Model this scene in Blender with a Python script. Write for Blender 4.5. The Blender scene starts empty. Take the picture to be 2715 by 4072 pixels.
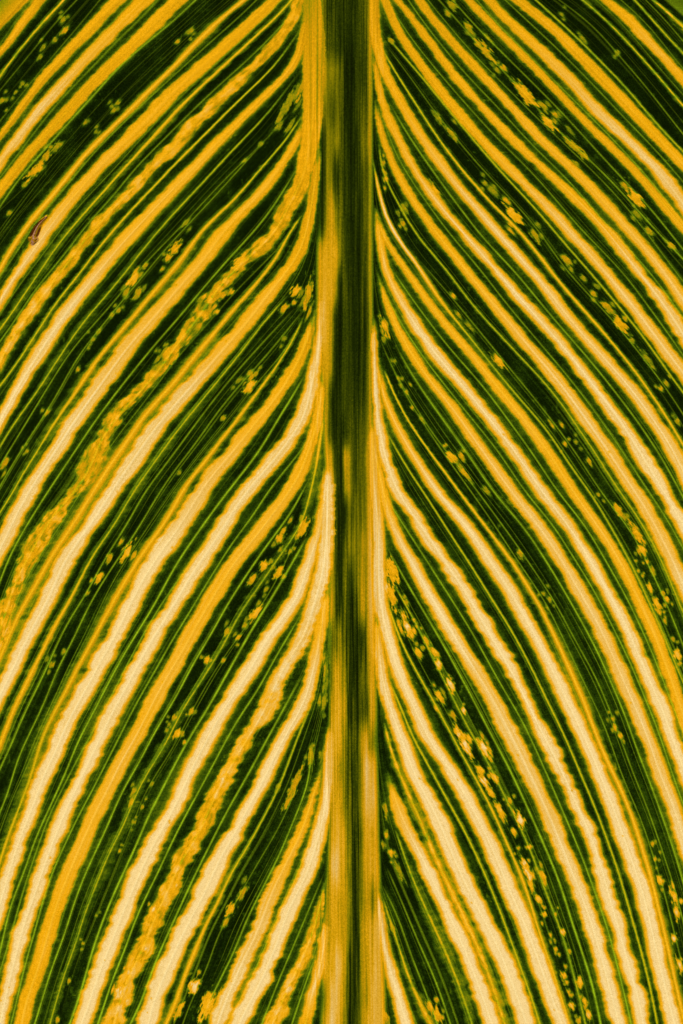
import bpy, math
import numpy as np

# ------------------------------------------------------------------ camera, sky, sun, exposure
S = 4.0e-5                       # metres of leaf per traced unit
CX, CY = 1357.5, 2036.0
scene = bpy.context.scene
LEAF_Z = 1.6                     # the leaf hangs flat overhead, the sun shines through it from above
DIST = 0.62
cam_d = bpy.data.cameras.new('Camera')
cam = bpy.data.objects.new('Camera', cam_d)
scene.collection.objects.link(cam)
cam.location = (0, 0, LEAF_Z - DIST)
cam.rotation_euler = (0, math.pi, 0)
cam_d.sensor_fit = 'VERTICAL'
cam_d.sensor_height = 24.0
cam_d.lens = 24.0 * DIST / (4072 * S)
cam_d.clip_start = 0.01
cam_d.clip_end = 1000.0
scene.camera = cam

SUN_EL = math.radians(64)
SUN_AZ = math.radians(200)       # clockwise from +Y
world = bpy.data.worlds.new('World')
scene.world = world
world.use_nodes = True
wn = world.node_tree
bg = wn.nodes['Background']
sky = wn.nodes.new('ShaderNodeTexSky')
sky.sky_type = 'NISHITA'
sky.sun_disc = False
sky.sun_elevation = SUN_EL
sky.sun_rotation = SUN_AZ
wn.links.new(sky.outputs[0], bg.inputs[0])
bg.inputs[1].default_value = 0.05
sun_d = bpy.data.lights.new('Sun', 'SUN')
sun_d.energy = 3.9
sun_d.angle = math.radians(0.5)
sun_d.color = (1.0, 0.95, 0.86)
sun = bpy.data.objects.new('Sun', sun_d)
scene.collection.objects.link(sun)
sun.rotation_euler = (math.pi / 2 - SUN_EL, 0, math.pi - SUN_AZ)
scene.view_settings.view_transform = 'Standard'
scene.view_settings.look = 'None'
scene.view_settings.exposure = 0.0
scene.view_settings.gamma = 1.0

# ------------------------------------------------------------------ numeric helpers
def _hash(i, j, seed):
    h = (i.astype(np.int64) * 374761393 + j.astype(np.int64) * 668265263 + seed * 1442695041) & 0xFFFFFFFF
    h = ((h ^ (h >> 13)) * 1274126177) & 0xFFFFFFFF
    h = (h ^ (h >> 16)) & 0xFFFFFFFF
    return h.astype(np.float64) / 4294967295.0

def vn(a, b, seed=0):
    """value noise in -1..1"""
    a = np.asarray(a, float); b = np.asarray(b, float)
    a, b = np.broadcast_arrays(a, b)
    i = np.floor(a); j = np.floor(b)
    u = a - i; v = b - j
    u = u * u * (3 - 2 * u); v = v * v * (3 - 2 * v)
    n = (_hash(i, j, seed) * (1 - u) + _hash(i + 1, j, seed) * u) * (1 - v) + \
        (_hash(i, j + 1, seed) * (1 - u) + _hash(i + 1, j + 1, seed) * u) * v
    return n * 2 - 1

def cub(xq, xp, fp):
    """monotone cubic interpolation with linear run-out at both ends"""
    xp = np.asarray(xp, float); fp = np.asarray(fp, float)
    h = np.diff(xp); d = np.diff(fp) / h
    m = np.empty(len(xp))
    if len(xp) == 2:
        m[:] = d[0]
    else:
        m[1:-1] = np.where(d[:-1] * d[1:] > 0, (h[:-1] + h[1:]) / (h[1:] / np.where(d[1:] == 0, 1, d[1:]) + h[:-1] / np.where(d[:-1] == 0, 1, d[:-1]) + 0), 0)
        m[1:-1] = np.where(d[:-1] * d[1:] > 0, (d[:-1] * h[1:] + d[1:] * h[:-1]) / (h[:-1] + h[1:]), 0)
        m[0] = d[0]; m[-1] = d[-1]
    xq = np.asarray(xq, float)
    k = np.clip(np.searchsorted(xp, xq) - 1, 0, len(xp) - 2)
    t = (xq - xp[k]) / h[k]
    tc = np.clip(t, 0, 1)
    r = (fp[k] * (2 * tc**3 - 3 * tc**2 + 1) + h[k] * m[k] * (tc**3 - 2 * tc**2 + tc)
         + fp[k + 1] * (-2 * tc**3 + 3 * tc**2) + h[k] * m[k + 1] * (tc**3 - tc**2))
    r = r + np.where(t < 0, t * h[k] * m[k], 0) + np.where(t > 1, (t - 1) * h[k] * m[k + 1], 0)
    return r

Q = 1360 / 1568.0
M = 380 / 876.0
FR = {'1': (0, 0, Q), '2': (0, 1020, Q), '3': (0, 2040, Q), '4': (0, 3052, Q),
      '5': (1355, 0, Q), '6': (1355, 1020, Q), '7': (1355, 2040, Q), '8': (1355, 3052, Q),
      'a': (1180, 0, M), 'b': (1180, 1020, M), 'c': (1180, 2040, M), 'd': (1180, 3052, M)}

def pts(s):
    """'1 x,y x,y 2 x,y ...' -> points on the leaf"""
    out = []; f = None
    for w in s.split():
        if ',' in w:
            a, b = w.split(',')
            out.append((f[0] + float(a) * f[2], f[1] + float(b) * f[2]))
        else:
            f = FR[w]
    out.sort(key=lambda p: p[1])
    o = [out[0]]
    for p in out[1:]:
        if p[1] - o[-1][1] > 16: o.append(p)
    return np.array(o)

# ------------------------------------------------------------------ veins and stripes as traced on the leaf
# (kind, full widths along the stroke, levels along the stroke, roughness, hairiness, fade in, fade out, points)
# kinds: S pale stripe   T narrow stripe on a vein   V vein   F faint vein (no column of its own)
L = [
('S','95 60','.62 .62',.1,.2,0,0,'1 100,0 68,35 0,110'),
('V','9 9','.3 .3',0,0,0,0,'1 150,0 90,70 30,150 0,200'),
('S','90 75 60','.66 .74 .66',.12,.2,0,0,'1 180,0 100,100 60,170 0,235'),
('T','62 50 44','.56 .58 .55',.3,.6,0,0,'1 290,0 215,80 160,140 100,215 30,300 0,345'),
('V','8 8','.5 .3',0,0,0,0,'1 350,0 250,105 150,230 90,300 0,410'),
('V','8 8','.35 .3',0,0,0,0,'1 455,0 345,135 250,245 170,340 90,440 0,550'),
('S','112 95 70 50','.66 .64 .62 .6',.14,.35,0,0,'1 540,0 410,130 330,220 245,300 185,375 135,440 75,520 30,580 0,620'),
('V','8 8','.45 .3',0,0,0,0,'1 605,0 480,140 370,265 290,355 200,450 110,570 30,670 0,710'),
('S','132 115 108 90','.68 .8 1 .9',.12,.2,0,0,'1 660,0 600,60 540,115 480,185 420,240 365,300 300,370 240,430 185,500 120,580 60,660 0,740'),
('V','16 9','.6 .4',0,0,0,0,'1 720,0 640,90 560,160 440,290 360,370 270,465 170,588 70,720 0,810'),
('S','140 118 105 80','.66 .64 .64 .64',.12,.3,0,0,'1 810,0 745,65 670,145 610,205 515,294 445,355 385,420 315,500 240,588 183,650 113,720 60,790 0,870'),
('V','12 12 10','.8 1 .8',0,0,0,0,'1 895,0 800,90 680,190 555,294 480,380 370,500 290,588 200,690 100,800 0,945'),
('F','7 7','.3 .3',0,0,0,0,'1 1050,0 900,130 760,260 600,400 430,588 260,790 60,1010 0,1080'),
('F','7 7','.25 .25',0,0,0,0,'1 960,0 800,150 640,294 480,450 330,620 150,820 0,960'),
('T','92 104 88 86 64','.64 .63 .64 .66 .64',.16,.5,0,0,'1 1120,0 1060,50 1000,95 940,155 880,215 810,294 750,350 690,405 630,470 570,530 510,588 430,665 380,720 330,780 255,882 200,940 140,1010 100,1070 45,1150 2 0,55'),
('V','9 9','.6 .5',0,0,0,0,'1 1175,0 1100,75 1000,160 880,270 780,360 640,490 540,588 420,710 290,870 200,970 90,1130 2 35,40 0,85'),
('S','112 125 130 105 95 70','.66 .66 .72 .72 .9 .95',.16,.3,0,0,'1 1255,0 1180,75 1110,135 1060,190 1000,235 940,294 880,345 820,400 760,450 710,520 640,588 580,640 520,700 450,770 390,840 350,882 290,960 230,1030 190,1100 140,1160 2 125,10 90,60 40,130 0,200'),
('V','8 8','.4 .4',0,0,0,0,'1 1280,10 1130,165 1040,245 930,350 810,460 690,588 560,730 470,830 400,900 300,1020 200,1160 2 140,60 60,170 0,265'),
('T','40 66 74 66 66 54','.56 .6 .58 .52 .46 .5',.2,.6,0,0,'1 1335,0 1285,60 1225,120 1150,180 1080,255 1035,294 950,370 880,440 820,490 740,588 680,650 620,715 560,780 470,882 400,960 340,1030 290,1090 235,1160 2 215,20 160,100 110,170 60,250 0,330'),
('V','10 9','.6 .6',0,0,0,0,'1 1330,75 1240,170 1140,270 1060,340 930,460 800,588 700,690 600,790 520,900 420,1000 330,1120 2 245,50 160,150 90,260 0,385'),
('S','66 105 118 100 80 80 60','.68 .7 .66 .66 .66 .68 .66',.3,.35,0,0,'1 1368,0 1335,100 1285,170 1205,260 1165,294 1115,350 1080,400 1010,450 945,500 870,588 820,650 770,700 710,750 650,820 590,882 530,940 480,1000 420,1060 370,1120 2 332,0 270,80 210,160 130,270 110,294 70,350 30,420 0,480'),
('T','14 30 40 44 36 30','.5 .58 .58 .56 .52 .5',.2,.6,300,0,'1 1330,200 1250,310 1180,380 1090,460 1060,500 960,588 900,660 830,720 740,820 680,882 620,940 560,1010 500,1080 430,1160 2 415,10 380,60 330,120 270,190 205,294 150,370 110,440 60,510 0,590'),
('S','40 66 84 118 128 112 100 80','.5 .66 .68 .72 .8 1 1 1',.1,.3,0,0,'a 95,100 60,280 30,420 1 1325,330 1270,380 1220,430 1160,490 1100,550 1060,588 1010,640 950,700 870,790 830,830 775,882 710,950 650,1020 590,1080 520,1160 2 510,0 460,60 400,130 330,220 278,294 230,360 180,440 130,520 85,588 50,660 20,710 0,750'),
('V','9 9','.5 .5',0,0,0,0,'1 1300,375 1180,490 1060,610 960,715 830,850 720,980 620,1090 2 540,20 450,120 350,240 260,370 160,500 90,610 30,720 0,780'),
('T','14 30 46 52 56 40 30','.42 .46 .45 .45 .46 .46 .44',.2,.6,300,0,'1 1300,425 1250,490 1165,588 1100,650 1030,730 960,800 890,882 830,940 760,1020 700,1090 640,1160 2 625,10 590,50 520,140 450,220 385,294 300,420 250,490 190,588 140,660 60,770 0,870'),
('V','9 9','.35 .7',0,0,200,0,'1 1290,560 1180,680 1060,790 975,882 900,960 800,1070 2 665,30 560,160 445,294 350,400 225,588 120,760 45,882 0,955'),
('V','9 9','.5 .7',0,0,100,0,'1 1200,660 1110,760 1000,882 880,1010 760,1140 2 715,15 640,110 560,200 500,280 440,350 350,470 285,588 200,730 100,882 40,980 0,1050'),
('F','7 7','.3 .3',0,0,0,0,'2 500,400 315,630 200,800 90,1000 0,1160'),
('T','14 44 84 78 76 50 26','.45 .56 .62 .6 .6 .5 .5',.2,.7,60,0,'1 1370,550 1330,610 1290,670 1250,710 1200,765 1150,825 1105,882 1040,950 980,1000 930,1050 870,1130 2 850,0 790,60 740,120 680,190 598,294 520,380 470,440 400,540 370,588 300,690 240,770 180,882 130,950 80,1040 40,1110 0,1170'),
('V','7 7','.3 .3',0,0,0,0,'1 1340,720 1200,850 1100,950 980,1080 2 900,20 760,170 640,300 500,450 410,588 310,720 220,850 140,980 30,1170'),
('S','54 80 112 122 118 110 105 100','.66 .7 .74 .8 .9 1 1 1',.14,.45,0,0,'1 1395,560 1360,640 1310,730 1260,790 1205,882 1125,950 1080,1000 1010,1080 960,1150 2 950,5 890,60 830,130 760,210 695,294 640,350 580,420 530,490 460,588 400,670 350,740 310,800 258,882 220,940 180,1000 130,1080 80,1170 3 40,80 0,160'),
('V','11 10','.9 .8',0,0,100,0,'1 1350,790 1300,870 1250,950 1180,1040 1120,1110 2 1055,0 980,90 900,180 808,294 720,390 640,490 560,588 490,680 410,790 350,882 290,970 230,1060 160,1170 3 90,110 30,230 0,310'),
('S','100 150 120 110 96 92 96 90 90','.42 .56 .66 .64 .54 .53 .56 .62 .66','0 0 .04 .3 .45 .45 .4 .4 .4',.6,0,0,'a 120,-200 135,0 160,200 165,450 150,700 150,1000 130,1200 110,1350 80,1500 50,1650 1 1375,840 1345,900 1310,960 1280,1030 1245,1085 1180,1140 2 1140,0 1080,60 1020,120 960,200 905,294 850,350 790,430 740,510 665,588 620,650 560,710 500,780 460,850 445,882 420,950 370,1040 330,1090 280,1150 3 250,0 200,80 160,150 130,200 80,300 50,370 25,460 0,530'),
('V','8 8','.3 .4',0,0,0,0,'1 1330,1080 2 1180,60 1060,180 960,300 840,430 720,588 620,720 520,850 440,970 350,1110 3 300,20 200,170 120,300 50,470 0,600'),
('T','30 60 86 88 88 88 80 70','.56 .6 .62 .62 .64 .62 .6 .6',.16,.8,0,0,'1 1375,1000 1310,1090 2 1275,0 1200,90 1130,180 1070,240 1030,294 950,390 880,470 793,588 720,660 640,760 560,882 500,960 440,1060 370,1170 3 310,90 240,190 180,300 130,390 80,470 40,570 0,660'),
('V','7 7','.3 .3',0,0,0,0,'2 1290,60 1150,210 1010,370 850,560 740,690 620,850 500,1020 400,1170 3 320,110 230,260 130,450 50,640 0,770'),
('S','50 60 92 114 128 124 108 104 96 90','.55 .62 .68 .74 .9 1 1 1 1 1',.13,.45,0,0,'a 195,1400 180,1600 155,1720 140,1850 110,2000 75,2150 40,2260 2 1362,0 1320,60 1270,120 1200,210 1140,294 1070,370 1010,440 960,500 882,588 820,660 760,730 700,800 645,882 590,960 540,1030 490,1110 3 450,0 400,70 350,140 290,230 240,350 190,450 140,540 100,620 50,730 0,830'),
('T','14 40 60 54 50 50 60 60','.45 .46 .47 .46 .5 .6 .62 .6',.2,.8,80,0,'2 1300,200 1215,294 1150,380 1080,470 983,588 900,690 820,790 750,882 690,970 610,1080 3 555,0 500,90 440,170 370,300 320,400 260,500 210,600 160,700 110,800 50,930 0,1060'),
('V','10 10','.5 .8',0,0,100,0,'2 1320,270 1200,400 1110,500 1035,588 940,710 812,882 740,980 650,1100 3 612,0 550,100 480,210 400,360 300,520 240,650 180,780 110,920 60,1040 0,1170'),
('V','10 9','.5 .8',0,0,100,0,'2 1370,270 1290,370 1180,500 1100,588 1000,710 878,882 800,980 720,1100 3 675,0 620,90 520,240 450,350 380,480 330,590 270,700 210,850 150,980 80,1130 4 30,130 0,200'),
('V','7 7','.4 .3',0,0,100,0,'2 1385,290 1320,410 1170,588 1060,730 935,882 830,1020 3 720,0 640,120 520,310 400,560 320,720 260,850 180,1020 120,1170 4 60,130 0,290'),
('T','20 50 62 74 80 80 86 90 70 50','.5 .58 .6 .62 .62 .6 .58 .52 .5 .55',.2,.9,60,0,'2 1380,300 1350,370 1300,450 1250,530 1205,588 1150,660 1080,760 1020,830 985,882 900,990 830,1080 3 785,0 730,80 670,160 600,270 540,370 480,480 410,610 350,720 290,840 240,930 190,1040 4 150,10 100,150 50,280 20,360 0,430'),
('S','50 70 92 112 128 120 110 110 104 96 90 80','.55 .62 .7 .8 .95 1 1 1 1 1 1 1',.16,.5,0,0,'b 160,550 110,700 60,850 2 1400,400 1370,470 1305,588 1240,680 1170,760 1110,840 1080,882 1010,960 950,1030 900,1110 3 860,0 810,80 750,160 690,250 630,350 580,450 530,560 480,640 430,740 380,830 330,920 280,1020 250,1110 4 213,0 180,90 150,180 110,270 80,360 50,450 20,550 0,620'),
('V','12 11','1 .8',0,0,100,0,'2 1380,570 1330,660 1270,750 1195,882 1120,980 1050,1070 3 970,0 900,100 830,200 750,340 690,450 620,560 550,680 480,810 420,930 360,1040 4 310,0 260,110 210,220 160,330 110,480 60,600 20,750 0,840'),
('V','10 10','.6 .5',0,0,100,0,'3 1035,10 960,110 890,210 800,330 720,450 650,570 580,700 505,850 420,1010 335,1165 4 280,110 225,220 185,330 140,460 90,620 40,800 0,930'),
('S','60 70 100 110 108 106 100 100 100 96 88 84','.7 1 .95 1 1 1 1 1 1 .96 .95 .95',.16,.45,0,0,'b 245,300 230,500 210,700 190,900 140,1150 90,1350 30,1550 2 1360,790 1325,830 1295,882 1240,950 1180,1020 1120,1090 3 1065,0 1010,90 940,190 880,280 820,380 760,480 710,560 660,640 610,740 560,830 510,920 460,1030 420,1110 4 395,0 350,90 300,200 260,290 225,390 190,480 160,580 120,680 90,790 60,900 40,980 15,1100 0,1170'),
('V','10 9','.7 .7',0,0,120,0,'2 1420,830 1350,930 1280,1010 1200,1120 3 1170,0 1090,100 1000,240 930,350 860,470 790,580 730,690 660,810 600,920 530,1060 4 475,0 420,110 350,240 290,370 240,480 200,600 150,780 110,920 80,1050 50,1170'),
('S','50 66 92 98 96 92 90 90 88 82 76','.6 .66 .7 .7 .7 .7 .72 .68 .66 .66 .66',.1,.4,0,0,'b 240,1100 220,1300 200,1400 170,1600 130,1700 75,1850 2 1390,960 1350,1040 1300,1110 3 1250,0 1180,100 1100,190 1040,280 980,380 920,480 870,570 820,660 760,760 710,850 660,950 620,1030 570,1110 4 540,0 500,90 450,180 410,270 370,360 330,450 290,550 250,650 220,760 190,860 160,960 120,1070 100,1170'),
('V','11 10','.9 .9',0,0,80,0,'2 1400,1050 3 1320,20 1250,110 1180,210 1100,330 1030,440 960,570 890,680 830,800 760,920 700,1020 640,1140 4 560,110 500,250 440,380 390,490 330,650 290,780 240,910 200,1040 160,1170'),
('T','50 56 50 50 44 52 60 60 44 40','.58 .5 .44 .44 .45 .46 .45 .42 .42 .44','.05 .3 .4 .3 .2',.6,0,0,'b 240,1500 210,1700 180,1900 150,2050 100,2250 3 1375,60 1330,130 1250,240 1180,350 1110,440 1050,560 990,660 930,760 870,850 810,950 770,1040 720,1120 4 685,10 620,130 560,280 500,390 460,490 420,590 380,690 350,800 300,930 270,1030 240,1130 230,1170'),
('V','7 7','.4 .2',0,0,0,500,'3 1360,120 1200,420 1120,530 1000,700 900,870 760,1130 4 690,70 600,280 520,480 430,700 350,900 290,1100 270,1170'),
('V','14 12','.9 1',0,0,80,0,'3 1395,130 1350,210 1280,330 1220,430 1150,540 1090,650 1010,790 950,900 880,1010 820,1120 4 793,0 740,110 690,200 640,320 590,430 530,560 480,680 430,820 400,920 360,1060 320,1170'),
('S','50 60 88 104 106 104 104 108 112 108 100','.8 .85 .95 1 1 1 1 1 1 1 1',.15,.4,0,0,'b 270,2000 245,2250 c 225,30 190,200 160,300 105,450 50,650 3 1330,440 1280,500 1220,580 1170,680 1120,760 1060,850 1010,920 960,1020 920,1090 4 882,0 840,90 780,220 730,300 680,400 630,510 590,600 550,700 510,800 470,900 430,1010 400,1110 375,1170'),
('V','10 11','.7 1',0,0,80,0,'3 1370,480 1300,600 1240,700 1190,800 1120,900 1060,1000 1000,1110 4 970,0 900,130 840,240 780,360 720,490 670,590 620,700 570,840 520,960 480,1080 450,1170'),
('S','66 84 92 94 92 90 86 86 90 86 96','.9 1 1 .95 .9 .72 .68 .68 .68 .7 .72','.03 .05 .12 .26 .3 .3 .3 .3',.9,0,0,'b 290,1900 280,2200 c 280,30 265,250 250,450 200,700 150,850 90,1050 35,1200 3 1335,650 1290,730 1240,840 1200,930 1140,1020 1100,1090 4 1055,0 1010,80 960,190 915,290 870,370 815,450 780,550 730,640 690,740 660,820 620,900 580,990 550,1070 525,1170'),
('V','10 11','.8 1',0,0,80,0,'3 1370,770 1310,880 1250,990 1200,1080 4 1150,10 1080,130 1020,240 950,380 890,500 830,630 780,740 730,850 680,980 640,1090 600,1170'),
('S','60 60 74 84 92 96 104 110 116 112 110','.66 .7 .9 .95 1 1 1 1 1 1 1',.16,.5,0,0,'c 290,700 250,850 230,1000 210,1150 170,1350 130,1500 80,1700 30,1830 3 1370,910 1320,1000 1270,1090 4 1230,10 1180,110 1120,210 1080,300 1020,390 980,480 930,590 880,680 830,780 790,870 750,960 710,1060 680,1170'),
('T','10 14 20 44 56 60','.42 .46 .5 .58 .62 .6',.2,.7,80,0,'3 1410,920 1360,1040 4 1310,10 1260,130 1190,260 1120,390 1060,480 1010,600 960,690 910,800 870,900 820,1030 790,1120 765,1170'),
('V','7 7','.4 .4',0,0,0,0,'4 1360,90 1280,270 1180,440 1080,620 1000,770 940,940 880,1060 840,1170'),
('V','10 9','.8 .7',0,0,80,0,'3 1425,1090 4 1410,70 1350,230 1280,400 1200,560 1130,700 1070,850 1000,990 940,1120 920,1170'),
('S','20 54 76 84 92 100','.58 .66 .7 .85 .9 .9',.2,1.0,40,0,'4 1470,15 d 190,150 130,300 90,450 50,570 4 1320,420 1280,500 1240,590 1200,700 1160,800 1110,890 1080,970 1030,1080 1000,1170'),
('V','10 9','.6 .6',0,0,80,0,'4 1440,300 1380,440 1320,590 1250,740 1190,880 1140,990 1080,1110 1050,1170'),
('S','50 62 74 92 104 100 110 112','.66 .8 1 1 1 1 1 1','.02 .05 .1 .2 .22',.4,0,0,'c 325,1900 300,2200 d 290,100 270,250 250,400 220,550 190,650 130,850 60,1050 4 1345,600 1310,680 1280,780 1240,870 1210,950 1170,1030 1130,1100 1100,1170'),
('V','9 9','.5 .8',0,0,80,0,'4 1470,520 1420,640 1370,760 1310,900 1260,1020 1210,1150'),
('S','20 50 60 76 90','.55 .62 .66 .74 .72',.3,1.0,40,0,'d 260,1060 220,1200 180,1400 110,1600 50,1750 4 1330,990 1290,1080 1250,1170'),
('V','9 9','.7 .8',0,0,60,0,'4 1440,880 1400,990 1370,1080 1340,1170'),
('S','60 64 60 66','.66 .72 .85 .6',.2,.3,60,0,'d 300,1350 250,1600 210,1850 160,2000 110,2200 80,2352'),
]
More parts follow.
